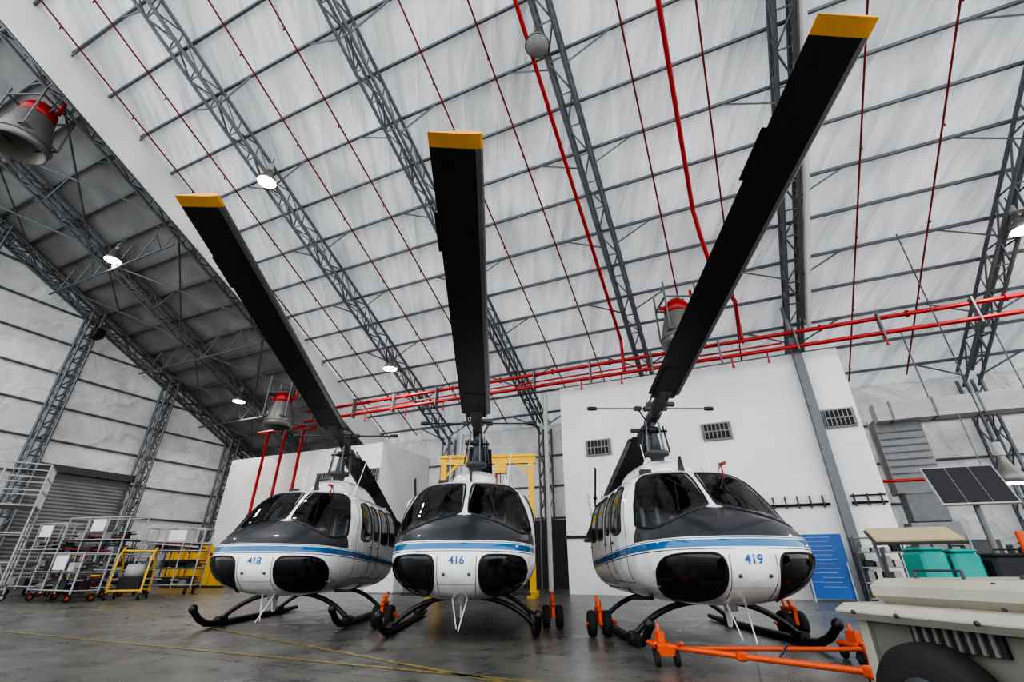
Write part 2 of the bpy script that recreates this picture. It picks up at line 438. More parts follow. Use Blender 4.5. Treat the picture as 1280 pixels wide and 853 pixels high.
for P,up in (((-10.9,15,17.1),.9),((-22,20.5,16.9),.6),((-18.9,30.1,12),.9),((-7.1,24.5,12.1),.9),((18,12.6,12.4),.9)):
    lamp(P,up,True,.40)
lamp((.84,9.25,17.4),.8,False,.42); lamp((13.1,12.3,3.75),7.5,True,.36)
def foam(P,r,up):
    b=B()
    b.lathe([(r*.62,.9*r),(r*.8,.3*r),(r,-.6*r),(r,-.95*r),(r*.93,-.95*r),(r*.7,.2*r),(.001,.25*r)],(0,0,0),(0,0,1),M_bark,28)
    b.lathe([(r*1.02,-.62*r),(r*1.06,-.6*r),(r*1.02,-.56*r)],(0,0,0),(0,0,1),M_steel,28)
    b.lathe([(.001,1.7*r),(r*.35,1.7*r),(r*.6,1.4*r),(r*.66,.9*r),(r*.6,.88*r)],(0,0,0),(0,0,1),M_red,24)
    b.cyl((-r*.9,0,1.25*r),(r*.9,0,1.25*r),.11*r,M_red,10); b.cyl((r*.9,0,1.25*r),(r*.9,0,up),.07,M_red,8)
    for x,y in ((-r,-r),(r,-r),(-r,r),(r,r)):
        b.cyl((x*.8,y*.8,-.3*r),(x*.8,y*.8,up),.045,M_steel,5)
    for z in (-.3*r,1.5*r):
        for a,c in (((-1,-1),(1,-1)),((1,-1),(1,1)),((1,1),(-1,1)),((-1,1),(-1,-1))):
            b.cyl((a[0]*r*.8,a[1]*r*.8,z),(c[0]*r*.8,c[1]*r*.8,z),.05,M_steel,5)
    b.obj('foam_generator',loc=P)
foam((-20.6,13.4,17.6),.95,1.8); foam((-13.7,26,9.1),.8,2.2); foam((7.3,17.5,10.3),.85,2.0)

# ------------------------------------------------------------------ helicopter
KEYS=[# y, w, zb, zt, zm, nu, nl
(0.00,.02,1.17,1.25,1.21,2.0,2.0),(.02,.31,1.02,1.39,1.21,2.0,2.0),(.08,.57,.90,1.49,1.22,2.15,2.15),(.2,.83,.79,1.60,1.24,2.3,2.3),
(.4,1.03,.69,1.72,1.25,2.3,2.35),(.7,1.17,.62,1.85,1.27,2.25,2.4),(.95,1.23,.585,1.96,1.29,2.3,2.45),(1.2,1.28,.565,2.18,1.31,2.45,2.5),
(1.5,1.31,.55,2.44,1.33,2.75,2.6),(1.8,1.33,.545,2.63,1.36,3.05,2.7),(2.05,1.34,.54,2.70,1.38,3.2,2.8),(2.4,1.34,.54,2.73,1.38,3.3,2.9),
(4.9,1.34,.54,2.74,1.38,3.3,2.9),(5.6,1.2,.6,2.68,1.45,2.8,2.6),(6.4,.85,.85,2.45,1.6,2.4,2.3),(7.3,.5,1.15,2.22,1.7,2.1,2.1),
(8.0,.4,1.35,2.14,1.75,2,2),(12.2,.17,1.86,2.2,2.03,2,2)]
def interp(K,y):
    y=max(K[0][0],min(K[-1][0],y))
    for i in range(len(K)-1):
        if y<=K[i+1][0]: break
    a,c=K[i],K[i+1]; h=c[0]-a[0]; t=(y-a[0])/h
    def tan(j,k):
        if k==0 or k==len(K)-1:
            q,w=(K[0],K[1]) if k==0 else (K[-2],K[-1]); return (w[j]-q[j])/(w[0]-q[0])
        d0=(K[k][j]-K[k-1][j])/(K[k][0]-K[k-1][0]); d1=(K[k+1][j]-K[k][j])/(K[k+1][0]-K[k][0])
        return 0 if d0*d1<=0 else 2*d0*d1/(d0+d1)
    out=[]
    for j in range(1,len(a)):
        m0,m1=tan(j,i),tan(j,i+1)
        out.append((2*t**3-3*t*t+1)*a[j]+(t**3-2*t*t+t)*h*m0+(-2*t**3+3*t*t)*c[j]+(t**3-t*t)*h*m1)
    return out
def loft(K, ys, seg):
    vs=[];fs=[]
    for y in ys:
        w,zb,zt,zm,nu,nl=interp(K,y)
        for k in range(seg):
            a=2*math.pi*k/seg; c,s=math.cos(a),math.sin(a); e=2/(nu if s>=0 else nl)
            x=w*math.copysign(abs(c)**e,c); zz=abs(s)**e
            vs.append((x,y,zm+(zt-zm)*zz if s>=0 else zm-(zm-zb)*zz))
    n=len(ys)
    for i in range(n-1):
        for k in range(seg):
            k2=(k+1)%seg; fs.append((i*seg+k,(i+1)*seg+k,(i+1)*seg+k2,i*seg+k2))
    fs.append(tuple(range(seg))); fs.append(tuple((n-1)*seg+k for k in range(seg-1,-1,-1)))
    return vs,fs
ys=[2.6*(i/120)**1.6 for i in range(121)]
y=2.64
while y<5.2: ys.append(y); y+=.04
while y<12.2: ys.append(y); y+=.2
ys.append(12.2)
SEG=220
vs,fs=loft(KEYS,ys,SEG)
f=fs[60*SEG+SEG//4]; a_,b_,c_=[Vector(vs[i]) for i in f[:3]]
if (b_-a_).cross(c_-a_).z<0: fs=[tuple(reversed(f)) for f in fs]; FLIP=True
else: FLIP=False
bvh=BVHTree.FromPolygons([Vector(v) for v in vs],fs)
def chaikin(p,first=.14,it=4):
    for k in range(it):
        q=[]; r=first if k==0 else .25
        for i in range(len(p)):
            a,c=Vector(p[i]),Vector(p[(i+1)%len(p)]); q+=[a.lerp(c,r),a.lerp(c,1-r)]
        p=q
    return [tuple(x) for x in p]
DIRS={'front':Vector((0,1,0)),'sideL':Vector((1,0,0)),'sideR':Vector((-1,0,0)),'top':Vector((0,0,-1))}
def proj(ax,a,c,off=.006):
    d=DIRS[ax]
    if ax=='front': o=Vector((a,-3,c))
    elif ax=='sideL': o=Vector((-4,a,c))
    elif ax=='sideR': o=Vector((4,a,c))
    else: o=Vector((a,c,6))
    hit=bvh.ray_cast(o,d)
    if hit[0] is None:
        q=Vector((a,1,c)) if ax=='front' else (Vector(((-1.2 if ax=='sideL' else 1.2),a,c)) if ax!='top' else Vector((a,c,2.6)))
        hit=bvh.find_nearest(q)
    n=hit[1]
    if n.dot(d)>0: n=-n
    return hit[0]+n*off
def inside(p,x,y):
    r=False;n=len(p);j=n-1
    for i in range(n):
        xi,yi=p[i];xj,yj=p[j]
        if (yi>y)!=(yj>y) and x<(xj-xi)*(y-yi)/(yj-yi)+xi: r=not r
        j=i
    return r
WS=chaikin([(.05,1.97),(.05,2.61),(.82,2.57),(.98,2.42),(1.14,2.02),(1.22,1.66),(1.06,1.60),(.55,1.82)],.08)
CH=chaikin([(.35,1.245),(.70,1.265),(1.05,1.23),(1.13,1.04),(1.04,.82),(.84,.67),(.56,.64),(.36,.77)],.22)
W1=chaikin([(1.72,1.60),(2.0,2.40),(2.5,2.46),(2.56,1.60)])
W2=chaikin([(2.74,1.64),(2.74,2.42),(3.14,2.42),(3.14,1.64)])
W3=chaikin([(3.40,1.58),(3.40,2.42),(4.08,2.42),(4.08,1.58)],.10)
W4=chaikin([(4.22,1.58),(4.22,2.42),(4.90,2.42),(4.90,1.58)],.10)
mir=lambda P:[(-a,c) for a,c in P]
fronts=[WS,mir(WS),CH,mir(CH)]; sides=[W1,W2,W3,W4]
keep=[]
for f in fs:
    if len(f)>4: keep.append(f); continue
    c=(Vector(vs[f[0]])+Vector(vs[f[2]]))/2
    cut=False
    if c.y<2.2:
        cut=any(inside(P,c.x,c.z) for P in fronts) and (c.z>1.5 or c.z<1.28)
        if cut and abs(proj('front',c.x,c.z,0).y-c.y)>.15: cut=False
    if not cut and c.y>1.6 and abs(c.x)>.7 and c.z>1.55: cut=any(inside(P,c.y,c.z) for P in sides)
    if not cut: keep.append(f)
b=B(); b.add(vs,keep,M_liv,True)
CK=[(2.25,.12,2.6,2.76,2.69,2,2),(2.45,.34,2.55,2.92,2.65,2.4,2.4),(2.8,.50,2.55,3.02,2.65,2.6,2.4),(3.2,.56,2.55,3.12,2.65,2.8,2.4),(4.4,.56,2.5,3.18,2.65,2.8,2.4),
(5.6,.5,2.3,3.05,2.6,2.4,2.2),(6.5,.34,2.1,2.8,2.5,2.2,2.2),(6.9,.26,2.15,2.66,2.45,2,2)]
v2,f2=loft(CK,[2.25+4.65*i/60 for i in range(61)],40)
if FLIP: f2=[tuple(reversed(f)) for f in f2]
b.add(v2,f2,M_liv,True)
b.lathe([(.2,0),(.24,.45),(.2,.5),(.18,.1)],(0,6.6,2.55),(0,1,.12),M_dark,20)
def slab(b,poly,x0,x1,m):
    n=len(poly); v=[(x0,a,c) for a,c in poly]+[(x1,a,c) for a,c in poly]
    b.add(v,[tuple(range(n)),tuple(range(2*n-1,n-1,-1))]+[(i,i+n,(i+1)%n+n,(i+1)%n) for i in range(n)],m)
slab(b,[(11.3,2.1),(12.3,2.1),(13.35,3.75),(12.95,3.85),(12.6,3.7),(11.9,2.5)],-.06,.06,M_white)
b.add([(-1.45,9.3,1.9),(1.45,9.3,1.9),(1.45,9.95,1.9),(-1.45,9.95,1.9),(-1.45,9.4,1.98),(1.45,9.4,1.98),(1.45,9.9,1.94),(-1.45,9.9,1.94)],
 [(0,1,2,3),(4,7,6,5),(0,4,5,1),(1,5,6,2),(2,6,7,3),(3,7,4,0)],M_black)
ME_fus=b.mesh('fuselage')
b=B()
b.box((.22,13.0,3.6),(.05,.22,2.5),M_black,Matrix.Rotation(.5,3,'X')); b.cyl((0,13,3.6),(.3,13,3.6),.06,M_steel)
ME_tr=b.mesh('tail_rotor')
b=B(); g=B()
def patch(ax,P,gm):
    c=(sum(p[0] for p in P)/len(P),sum(p[1] for p in P)/len(P)); n=len(P); R=12; V=[];F=[]
    for r in range(R,0,-1):
        t=r/R
        for p in P: V.append(proj(ax,c[0]+(p[0]-c[0])*t,c[1]+(p[1]-c[1])*t))
    V.append(proj(ax,*c))
    for r in range(R-1):
        for i in range(n): j=(i+1)%n; F.append((r*n+i,r*n+j,(r+1)*n+j,(r+1)*n+i))
    for i in range(n): F.append(((R-1)*n+i,(R-1)*n+(i+1)%n,R*n))
    q=F[-1]; nn=(V[q[1]]-V[q[0]]).cross(V[q[2]]-V[q[0]])
    if nn.dot(DIRS[ax])>0: F=[tuple(reversed(f)) for f in F]
    b.add(V,F,gm,True)
    g.path(V[:n],.018,M_black,6,closed=True)
for i,P in enumerate(fronts): patch('front',P,M_glass if i<2 else M_glassd)
for P in sides: patch('sideL',P,M_glass); patch('sideR',P,M_glass)
ME_gl=b.mesh('window_glass')
def seam(ax,P,r=.006,m=M_dsteel):
    pts=[]
    for i in range(len(P)-1):
        for k in range(12):
            t=k/12; pts.append(proj(ax,P[i][0]*(1-t)+P[i+1][0]*t,P[i][1]*(1-t)+P[i+1][1]*t,.001))
    pts.append(proj(ax,*P[-1],.001)); g.path(pts,r,m,4)
for ax in ('sideL','sideR'):
    seam(ax,[(1.55,1.25),(1.55,1.6),(1.92,2.46),(2.64,2.53),(2.64,.85),(1.75,.85),(1.55,1.25)])
    seam(ax,[(2.68,2.53),(2.68,.85),(3.22,.85),(3.22,2.53),(2.68,2.53)]); seam(ax,[(3.26,2.53),(3.26,.8),(5.05,.8),(5.05,2.53),(3.26,2.53)])
    for zz in (2.58,.72): seam(ax,[(3.0,zz),(5.6,zz-.04)],.012,M_grey)
    for yy in (2.5,3.15,4.85):
        q=proj(ax,yy,1.48,.02); g.box(q,(.03,.12,.03),M_dsteel)
for sg in (-1,1):
    seam('front',[(sg*.31,1.24),(sg*.305,.95),(sg*.29,.70)],.005)
    p0=proj('front',sg*.60,1.84,.03); p1=proj('front',sg*.40,2.38,.04); g.path([p0,p1],.010,M_black,6)
    p2=proj('front',sg*.28,2.22,.045); p3=proj('front',sg*.50,2.46,.045); g.path([p2,p3],.009,M_black,6)
    g.lathe([(.001,.02),(.022,.02),(.026,-.01)],proj('front',sg*.2,.98,.0),(0,-1,0),M_dsteel,12)
seam('front',[(-.30,.84),(.30,.84)],.004)
g.lathe([(.09,-.02),(.09,.08),(.001,.09)],(0,1.0,.59),(0,0,-1),M_lgrey,14)
for x,yv,dy in ((-.14,.55,.18),(.14,.55,-.1)):
    g.cyl((x,yv+.3,.68),(x*.2,yv+dy,.18),.016,M_white,6,r2=.008)
slab(g,[(.95,.62),(1.25,.60),(1.2,.30),(1.1,.30)],-.012,.012,M_white)
slab(g,[(1.95,2.62),(2.3,2.70),(2.15,2.98),(2.08,2.98)],-.015,.015,M_black)
g.path([(.55,1.85,2.55),(.55,1.75,2.70),(.55,1.52,2.74)],.018,M_lgrey,6); g.cyl((.55,1.68,2.74),(.55,1.46,2.73),.03,M_red,8)
g.box((.55,1.62,2.62),(.015,.04,.20),M_red)
g.cyl((-.5,2.5,2.65),(-.55,2.7,3.35),.010,M_white,5); g.cyl((.75,2.6,2.6),(.85,2.9,3.5),.010,M_white,5)
slab(g,[(2.6,2.6),(3.0,2.6),(2.95,2.95),(2.85,2.95)],.7,.72,M_white)
g.box((-.62,2.35,2.72),(.2,.14,.1),M_black)
ME_det=g.mesh('fittings')
b=B()
b.box((0,2.6,.86),(2.2,3.4,.08),M_cab); b.box((0,4.3,1.7),(2.3,.06,1.7),M_cab)
b.box((0,1.45,1.62),(1.3,.4,.30),M_dark,None,.06); b.box((0,1.75,1.2),(.34,.9,.6),M_dark,None,.04)
for x in (-.58,.58):
    b.box((x,2.35,1.15),(.55,.55,.14),M_seat,None,.05); b.box((x,2.65,1.6),(.55,.14,.95),M_seat,Matrix.Rotation(-.15,3,'X'),.06)
    b.box((x,2.72,2.16),(.3,.12,.22),M_seat,None,.05); b.box((x,2.4,1.0),(.4,.4,.25),M_dark)
    b.cyl((x,1.95,.9),(x,1.85,1.45),.02,M_black,6); b.box((x-.14,2.56,1.75),(.05,.1,.7),M_lgrey); b.box((x+.14,2.56,1.75),(.05,.1,.7),M_lgrey)
    for dx in (-.12,.12): b.box((x+dx,1.05,.95),(.12,.05,.2),M_lgrey)
b.box((0,2.2,2.5),(.4,.9,.14),M_dark)
b.box((-.45,1.45,1.80),(.2,.16,.08),M_lgrey); b.box((.5,1.45,1.80),(.26,.2,.06),M_wood)
ME_int=b.mesh('cabin_interior')
b=B()
for sg in (-1,1):
    X=sg*1.3
    b.path([(X,5.4,.08),(X,4.8,.06),(X,2.0,.06),(X,1.5,.065),(X,1.2,.10),(X,.95,.19),(X,.78,.30),(X,.70,.37)],[.045,.06,.06,.06,.06,.058,.055,.045],M_black,12)
    b.lathe([(.001,-.08),(.05,-.07),(.075,-.02),(.075,.03),(.05,.07),(.001,.09)],(X,.70,.37),(0,-.6,.75),M_black,14)
    for yc in (1.72,4.3):
        b.box((X,yc,.12),(.15,.32,.12),M_black,None,.03)
    b.box((sg*1.05,1.95,.62),(.35,.14,.05),M_black)
for yc in (1.72,4.3):
    pts=[]
    for i in range(25):
        t=-1+2*i/24; pts.append((t*1.3,yc,.12+ .47*(1-abs(t)**2.6)))
    b.path(pts,.045,M_black,10)
ME_gear=b.mesh('landing_skids')
b=B()
b.cyl((0,3.45,2.9),(0,3.45,4.45),.055,M_dsteel,12)
b.lathe([(.12,0),(.16,.15),(.26,.18),(.26,.26),(.12,.3),(.1,.5),(.07,.7)],(0,3.45,3.1),(0,0,1),M_dsteel,18)
b.lathe([(.1,0),(.15,.03),(.15,.1),(.1,.13)],(0,3.45,3.78),(0,0,1),M_black,16)
for a in range(4):
    an=a*math.pi/2+.4; c,s=math.cos(an),math.sin(an)
    b.cyl((c*.24,3.45+s*.24,3.3),(c*.18,3.45+s*.18,4.05),.018,M_steel,6)
for sg in (-1,1):
    b.cyl((sg*.3,3.45,3.35),(sg*.22,3.45,3.95),.02,M_black,6)
    b.cyl((sg*.12,3.45,3.83),(sg*.3,3.45,3.83),.03,M_black,6)
b.cyl((-1.35,3.45,4.36),(1.35,3.45,4.36),.018,M_black,8)
for sg in (-1,1):
    b.lathe([(.001,-.12),(.045,-.1),(.05,.0),(.045,.1),(.001,.12)],(sg*1.35,3.45,4.36),(1,0,0),M_black,10)
    b.box((sg*.3,3.45,4.36),(.16,.12,.08),M_black)
    b.cyl((sg*.3,3.45,4.36),(sg*.15,3.45,4.1),.018,M_black,6)
b.box((0,3.45,4.36),(.3,.16,.09),M_dsteel)
b.lathe([(.05,0),(.09,.02),(.09,.1),(.001,.12)],(0,3.45,4.4),(0,0,1),M_dsteel,12)
ME_mast=b.mesh('rotor_mast')
def blades():
    b=B()
    L=7.68; ch=.68; R0=.95
    prof=[(.5,0),(.46,.032),(.36,.052),(.15,.055),(-.2,.030),(-.5,.004),(-.5,-.004),(-.2,-.018),(.15,-.034),(.36,-.036),(.46,-.024)]
    for sg in (-1,1):
        segs=[R0+(L-.19-R0)*i/23 for i in range(24)]+[L]
        V=[];n=len(prof)
        for r in segs:
            dr=-.036*((r/L)**2)
            for (x,z) in prof: V.append((-sg*x*ch, sg*r, z+dr))
        for i in range(24):
            tip = i==23
            for k in range(n):
                k2=(k+1)%n
                m = M_tipyel if tip else (M_silver if k in (0,10,9) else M_blade)
                f=(i*n+k,i*n+k2,(i+1)*n+k2,(i+1)*n+k)
                b.add([V[j] for j in f],[(0,1,2,3)],m)
        b.add(V[-n:],[tuple(range(n))],M_tipyel); b.add(V[:n],[tuple(range(n))],M_black)
        b.box((sg*(ch*.5+.02),sg*L*.80,0),(.06,.7,.012),M_blade)
        b.box((0,sg*1.35,0),(.50,1.0,.10),M_blade,None,.02)
        b.box((0,sg*.75,0),(.26,.7,.17),M_dsteel,None,.03); b.cyl((0,sg*.2,0),(0,sg*.6,0),.11,M_dsteel,12)
        b.cyl((sg*.22,sg*.45,.0),(sg*.26,sg*1.5,.02),.025,M_steel,6)
        b.box((-sg*.2,sg*.55,.02),(.3,.08,.08),M_dsteel)
    b.box((0,0,0),(.24,.5,.2),M_dsteel,None,.04)
    return b.mesh('rotor_blades')
ME_bl=blades()
def text_mesh(txt,size):
    cu=bpy.data.curves.new('t','FONT'); cu.body=txt; cu.size=size; cu.align_x='CENTER'; cu.align_y='CENTER'; cu.offset=.002
    o=bpy.data.objects.new('t',cu); scene.collection.objects.link(o)
    dg=bpy.context.evaluated_depsgraph_get(); me=bpy.data.meshes.new_from_object(o.evaluated_get(dg))
    bpy.data.objects.remove(o); return me
def helicopter(px,py,num,tilt,yaw,rz=0):
    e=empty('helicopter',(px,py,0),(0,0,rz))
    for n,me in (('fuselage',ME_fus),('tail_rotor',ME_tr),('window_glass',ME_gl),('fittings',ME_det),('cabin_interior',ME_int),('landing_skids',ME_gear),('rotor_mast',ME_mast)):
        mkobj(n,me,e)
    mkobj('rotor_blades',ME_bl,e,(0,3.45,4.12),(-tilt,0,yaw))
    tm=text_mesh(num,.165)
    for v in tm.vertices:
        x,z=v.co.x,v.co.y+1.175
        v.co=proj('front',x,z,.0)+Vector((0,-.016,0))
    tm.materials.clear(); tm.materials.append(M_num); mkobj('number_decal',tm,e)
    return e
helicopter(3.2,6.68,'419',math.radians(16.8),math.radians(2.75))
helicopter(-.87,7.9,'416',math.radians(13.5),math.radians(1.3))
helicopter(-4.66,9.15,'418',math.radians(15.4),math.radians(-.8))

def ghw(x,y,side):
    b=B()
    for dx in (-.13,.13): b.wheel((dx,0,.2),(1,0,0),.2,.13,M_dsteel,.45)
    b.cyl((-.22,0,.2),(.22,0,.2),.025,M_orange,8)
    b.box((0,0,.42),(.08,.42,.08),M_orange,None,.02); b.box((0,.2,.32),(.06,.06,.26),M_orange); b.box((0,-.15,.32),(.06,.06,.26),M_orange)
    b.cyl((0,.1,.4),(0,.2,.62),.025,M_orange,8); b.cyl((0,-.1,.45),(0,-.05,.55),.04,M_orange,8)
    b.cyl((-side*.02,0,.36),(-side*.3,0,.2),.03,M_orange,6)
    b.obj('ground_handling_wheels',loc=(x,y,0))
for hx,hy in ((-.87,7.9),(3.2,6.68)):
    ghw(hx-1.68,hy+2.6,-1); ghw(hx+1.68,hy+2.6,1)
b=B()
def dolly(x,y):
    b.box((x,y,.20),(.26,.42,.06),M_orange,None,.02); b.box((x,y,.28),(.08,.22,.14),M_orange,None,.02)
    for dx in (-.12,.12): b.wheel((x+dx,y-.24,.08),(1,0,0),.08,.045,M_dsteel,.5)
    b.wheel((x,y+.28,.08),(1,0,0),.08,.045,M_dsteel,.5)
    b.cyl((x,y,.3),(x,y+.04,.42),.02,M_orange,8); b.box((x,y-.24,.15),(.22,.045,.08),M_orange)
    for dx in (-.1,.1): b.cyl((x+dx,y-.18,.18),(x+dx*1.6,y-.38,.26),.018,M_orange,6)
dolly(1.9,6.95); dolly(4.4,6.95)
b.path([(1.9,6.8,.20),(2.6,6.2,.18),(3.55,5.45,.16)],.032,M_orange,8)
b.path([(4.4,6.8,.20),(4.05,6.2,.18),(3.55,5.45,.16)],.03,M_orange,8)
b.cyl((2.2,6.6,.2),(4.2,6.55,.2),.025,M_orange,8)
b.cyl((2.9,5.98,.18),(3.0,5.9,.34),.015,M_dsteel,6)
b.box((2.6,6.2,.18),(.12,.12,.09),M_orange,None,.02); b.box((3.55,5.45,.16),(.16,.18,.1),M_orange,None,.02)
b.wheel((3.55,5.45,.08),(1,0,0),.08,.045)
b.obj('tow_bar')

b=B()
def strip(p,q,w,m):
    p,q=Vector(p),Vector(q); d=(q-p).normalized(); n=Vector((-d.y,d.x,0))*w/2
    b.quad([p-n,q-n,q+n,p+n],m)
M_line=mat('worn_yellow_line',(.24,.19,.06),.35,var=.6,scale=10)
strip((-16,18.6,.004),(0,5.8,.004),.1,M_line); strip((-13,11.5,.004),(4,4.3,.004),.09,M_line); b.obj('floor_marking')

b=B(); c=Vector((-1.1,20.6,0))
RG=Matrix.Rotation(-.12,3,'Z')
def G(s,z,n=0): return c+RG@Vector((s,n,z))
for s in (-1.95,1.95):
    b.box(G(s,2.7),(.24,.24,5.4),M_yellow,RG); b.box(G(s,.1),(.3,2.2,.2),M_yellow,RG)
    b.box(G(s*.82,4.9),(.9,.1,.12),M_yellow,RG@Matrix.Rotation(math.copysign(.75,s),3,'Y'))
b.box(G(0,5.5),(4.3,.26,.12),M_yellow,RG); b.box(G(0,5.2),(4.3,.26,.1),M_yellow,RG); b.box(G(0,5.35),(4.3,.1,.3),M_yellow,RG)
b.box(G(.6,4.95),(.5,.35,.4),M_yellow,RG); b.cyl(G(.6,4.8),G(.6,3.9),.02,M_dsteel,6)
b.obj('gantry_hoist')
b=B(); b.box((0,0,1.0),(1.6,.8,2.0),M_white,RH,.05); b.box(H(0,-.43,2.35),(.95,.06,.55),M_black,RH)
sc=b.obj('sign_cabinet',loc=(-5.75,23.2,0))
tm=text_mesh('C5-1',.36); tm.materials.clear(); tm.materials.append(M_white)
mkobj('sign_text',tm,sc,H(0,-.47,2.35),(math.pi/2,0,-ANG))

# ------------------------------------------------------------------ left clutter
def HO(b,name,s,n): return b.obj(name,loc=H(s,n,0),rot=(0,0,-ANG))
def cabinet(s,n,w,d,h,m,name='safety_cabinet'):
    b=B(); b.box((0,0,h/2+.05),(w,d,h-.1),m,None,.02)
    b.box((0,-d/2-.005,h/2),(.015,.02,h-.25),M_dsteel); b.box((-.08,-d/2-.03,h*.55),(.03,.04,.2),M_dsteel); b.box((.08,-d/2-.03,h*.55),(.03,.04,.2),M_dsteel)
    b.box((0,0,.04),(w-.1,d-.1,.08),M_dsteel)
    for x in (-w/4,w/4): b.box((x,-d/2-.006,h*.8),(.22,.01,.16),M_red)
    HO(b,name,s,n)
cabinet(-30.0,19.2,1.3,.7,2.3,M_yellow); cabinet(-28.6,19.3,1.25,.7,2.3,M_yellow); cabinet(-27.1,19.6,1.1,.7,2.1,M_yellow)
def drum(s,n,m):
    b=B(); b.lathe([(.001,0),(.29,0),(.29,.28),(.30,.3),(.29,.32),(.29,.58),(.30,.6),(.29,.62),(.29,.88),(.001,.87)],(0,0,0),(0,0,1),m,20); HO(b,'oil_drum',s,n)
for s,n,m in ((-31.6,17.9,M_blue),(-30.9,17.6,M_blue),(-31.6,17.2,M_blue),(-30.2,17.4,M_orange),(-31.5,16.0,M_yellow),(-31.5,18.6,M_dark),(-29.6,17.0,M_yellow)): drum(s,n,m)
b=B()
for i in range(9):
    n=10+i*1.3; b.cyl(H(-32.5,n,0),H(-32.5,n,2.4),.035,M_dsteel,6)
for z in (1.2,2.4): b.cyl(H(-32.5,10,z),H(-32.5,20.4,z),.03,M_dsteel,6)
b.obj('safety_railing')
def shelf(s,n,w,h,d,rows,name='storage_shelf',cols=(M_grey,M_blue,M_yellow,M_dark,M_grey,M_dark,M_lgrey,M_dark,M_red)):
    b=B()
    for x in (-w/2,w/2):
        for y in (-d/2,d/2): b.box((x,y,h/2),(.05,.05,h),M_dsteel)
    for r in range(rows):
        z=.15+(h-.2)*r/(rows-1); b.box((0,0,z),(w,d,.04),M_grey)
        if r<rows-1:
            x=-w/2+.15
            while x<w/2-.2:
                ww=random.uniform(.12,.4); hh=random.uniform(.12,(h-.2)/(rows-1)*.8)
                b.box((x+ww/2,0,z+.02+hh/2),(ww*.9,d*.7,hh),random.choice(cols),None,.01); x+=ww+.04
    return HO(b,name,s,n)
shelf(-33.0,21.3,2.6,2.4,.7,4); shelf(-30.3,21.2,2.4,2.2,.7,4)
shelf(-34.1,18.0,1.6,2.6,.8,4); shelf(-34.1,16.0,1.6,2.2,.8,4)
shelf(-28.5,15.6,2.2,1.5,.7,3,'tool_cart'); shelf(-27.6,13.6,2.0,1.4,.7,3,'tool_cart')
b=B()
for x in (-.8,.8):
    for y in (-.5,.9): b.cyl((x,y,0.1),(x,y,4.4 if y>0 else 3.0),.03,M_lgrey,6)
    for z in (.35,1.2,2.1,3.0): b.cyl((x,-.5,z),(x,.9,z),.025,M_lgrey,6)
    b.cyl((x,-2.0,.1),(x,-.5,3.0),.035,M_lgrey,6); b.cyl((x,-2.0,1.0),(x,-.5,3.9),.025,M_lgrey,6)
    b.cyl((x,.9,.35),(x,-.5,3.0),.02,M_lgrey,6); b.cyl((x,-.5,3.0),(x,-.5,4.4),.03,M_lgrey,6)
    for z in (3.5,3.95,4.4): b.cyl((x,-.5,z),(x,.9,z),.025,M_lgrey,6)
    for y in (-2.0,.9): b.wheel((x,y,.1),(1,0,0),.1,.06)
for i in range(11):
    t=i/10; b.box((0,-2.0+1.5*t,.15+2.85*t),(1.6,.2,.03),M_lgrey)
b.box((0,.2,3.0),(1.6,1.4,.05),M_lgrey)
for z in (.5,1.0,1.5,2.0,2.5,3.5,3.95,4.4): b.cyl((-.8,.9,z),(.8,.9,z),.025,M_lgrey,6)
for x in (-.4,0,.4): b.cyl((x,.9,3.0),(x,.9,4.4),.02,M_lgrey,6)
b.obj('maintenance_stand',loc=(-18.0,17.0,0),rot=(0,0,-.9))
def rack(loc,rz,w=3.0,h=2.0,lv=(.35,.95,1.5)):
    b=B()
    for x in (-w/2,-w/6,w/6,w/2):
        for y in (-.4,.4): b.cyl((x,y,.25),(x,y,h),.03,M_lgrey,6)
        for z in lv+(h,): b.cyl((x,-.4,z),(x,.4,z),.022,M_lgrey,6)
    for z in lv+(h,):
        for y in (-.4,.4): b.cyl((-w/2,y,z),(w/2,y,z),.028,M_lgrey,6)
    for z in lv: b.box((0,0,z-.02),(w,.85,.03),M_dsteel)
    for i in range(34):
        z=random.choice(lv)+.08; y=random.uniform(-.35,.35); x=random.uniform(-.4,.4)
        b.cyl((x-w*.42,y,z+random.uniform(0,.2)),(x+w*.42,y,z+random.uniform(0,.25)),random.uniform(.02,.045),random.choice((M_dred,M_grey,M_dsteel,M_dark,M_lgrey,M_dsteel,M_grey)),8)
    for i in range(26): b.box((random.uniform(-w*.4,w*.4),random.uniform(-.3,.2),random.choice(lv)+.16),(.32,.3,.28),random.choice((M_dark,M_grey,M_dark,M_lgrey,M_dsteel,M_grey,M_dark)),None,.02)
    for x in (-w/2+.2,w/2-.2):
        for y in (-.35,.35): b.wheel((x,y,.12),(1,0,0),.12,.06,M_orange)
    b.box((.1,-.42,h-.3),(.7,.02,.45),M_white)
    b.obj('parts_rack_cart',loc=loc,rot=(0,0,rz))
rack((-17.0,20.6,0),-.25,3.2,2.9,(.35,.95,1.5,2.05)); rack((-15.0,22.4,0),.1,2.4,2.6,(.35,1.0,1.7)); rack((-15.6,18.0,0),-.4,2.6,1.5,(.35,.9)); rack((-19.6,21.2,0),-.3,2.4,2.7,(.35,1.0,1.7))
b=B()
for x in (-.5,.5): b.path([(x,-.5,.2),(x,-.4,1.4),(x,.0,1.7),(x,.5,.9),(x,.6,.2)],.035,M_yellow,8)
for z,y in ((.3,-.48),(.3,.58),(1.6,-.1)): b.cyl((-.5,y,z),(.5,y,z),.035,M_yellow,8)
b.box((0,.1,.5),(.7,.6,.5),M_dark,None,.04); b.lathe([(.001,-.3),(.25,-.25),(.25,.25),(.001,.3)],(0,.1,.9),(1,0,0),M_lgrey,16)
for x in (-.5,.5):
    for y in (-.5,.6): b.wheel((x,y,.12),(1,0,0),.12,.07)
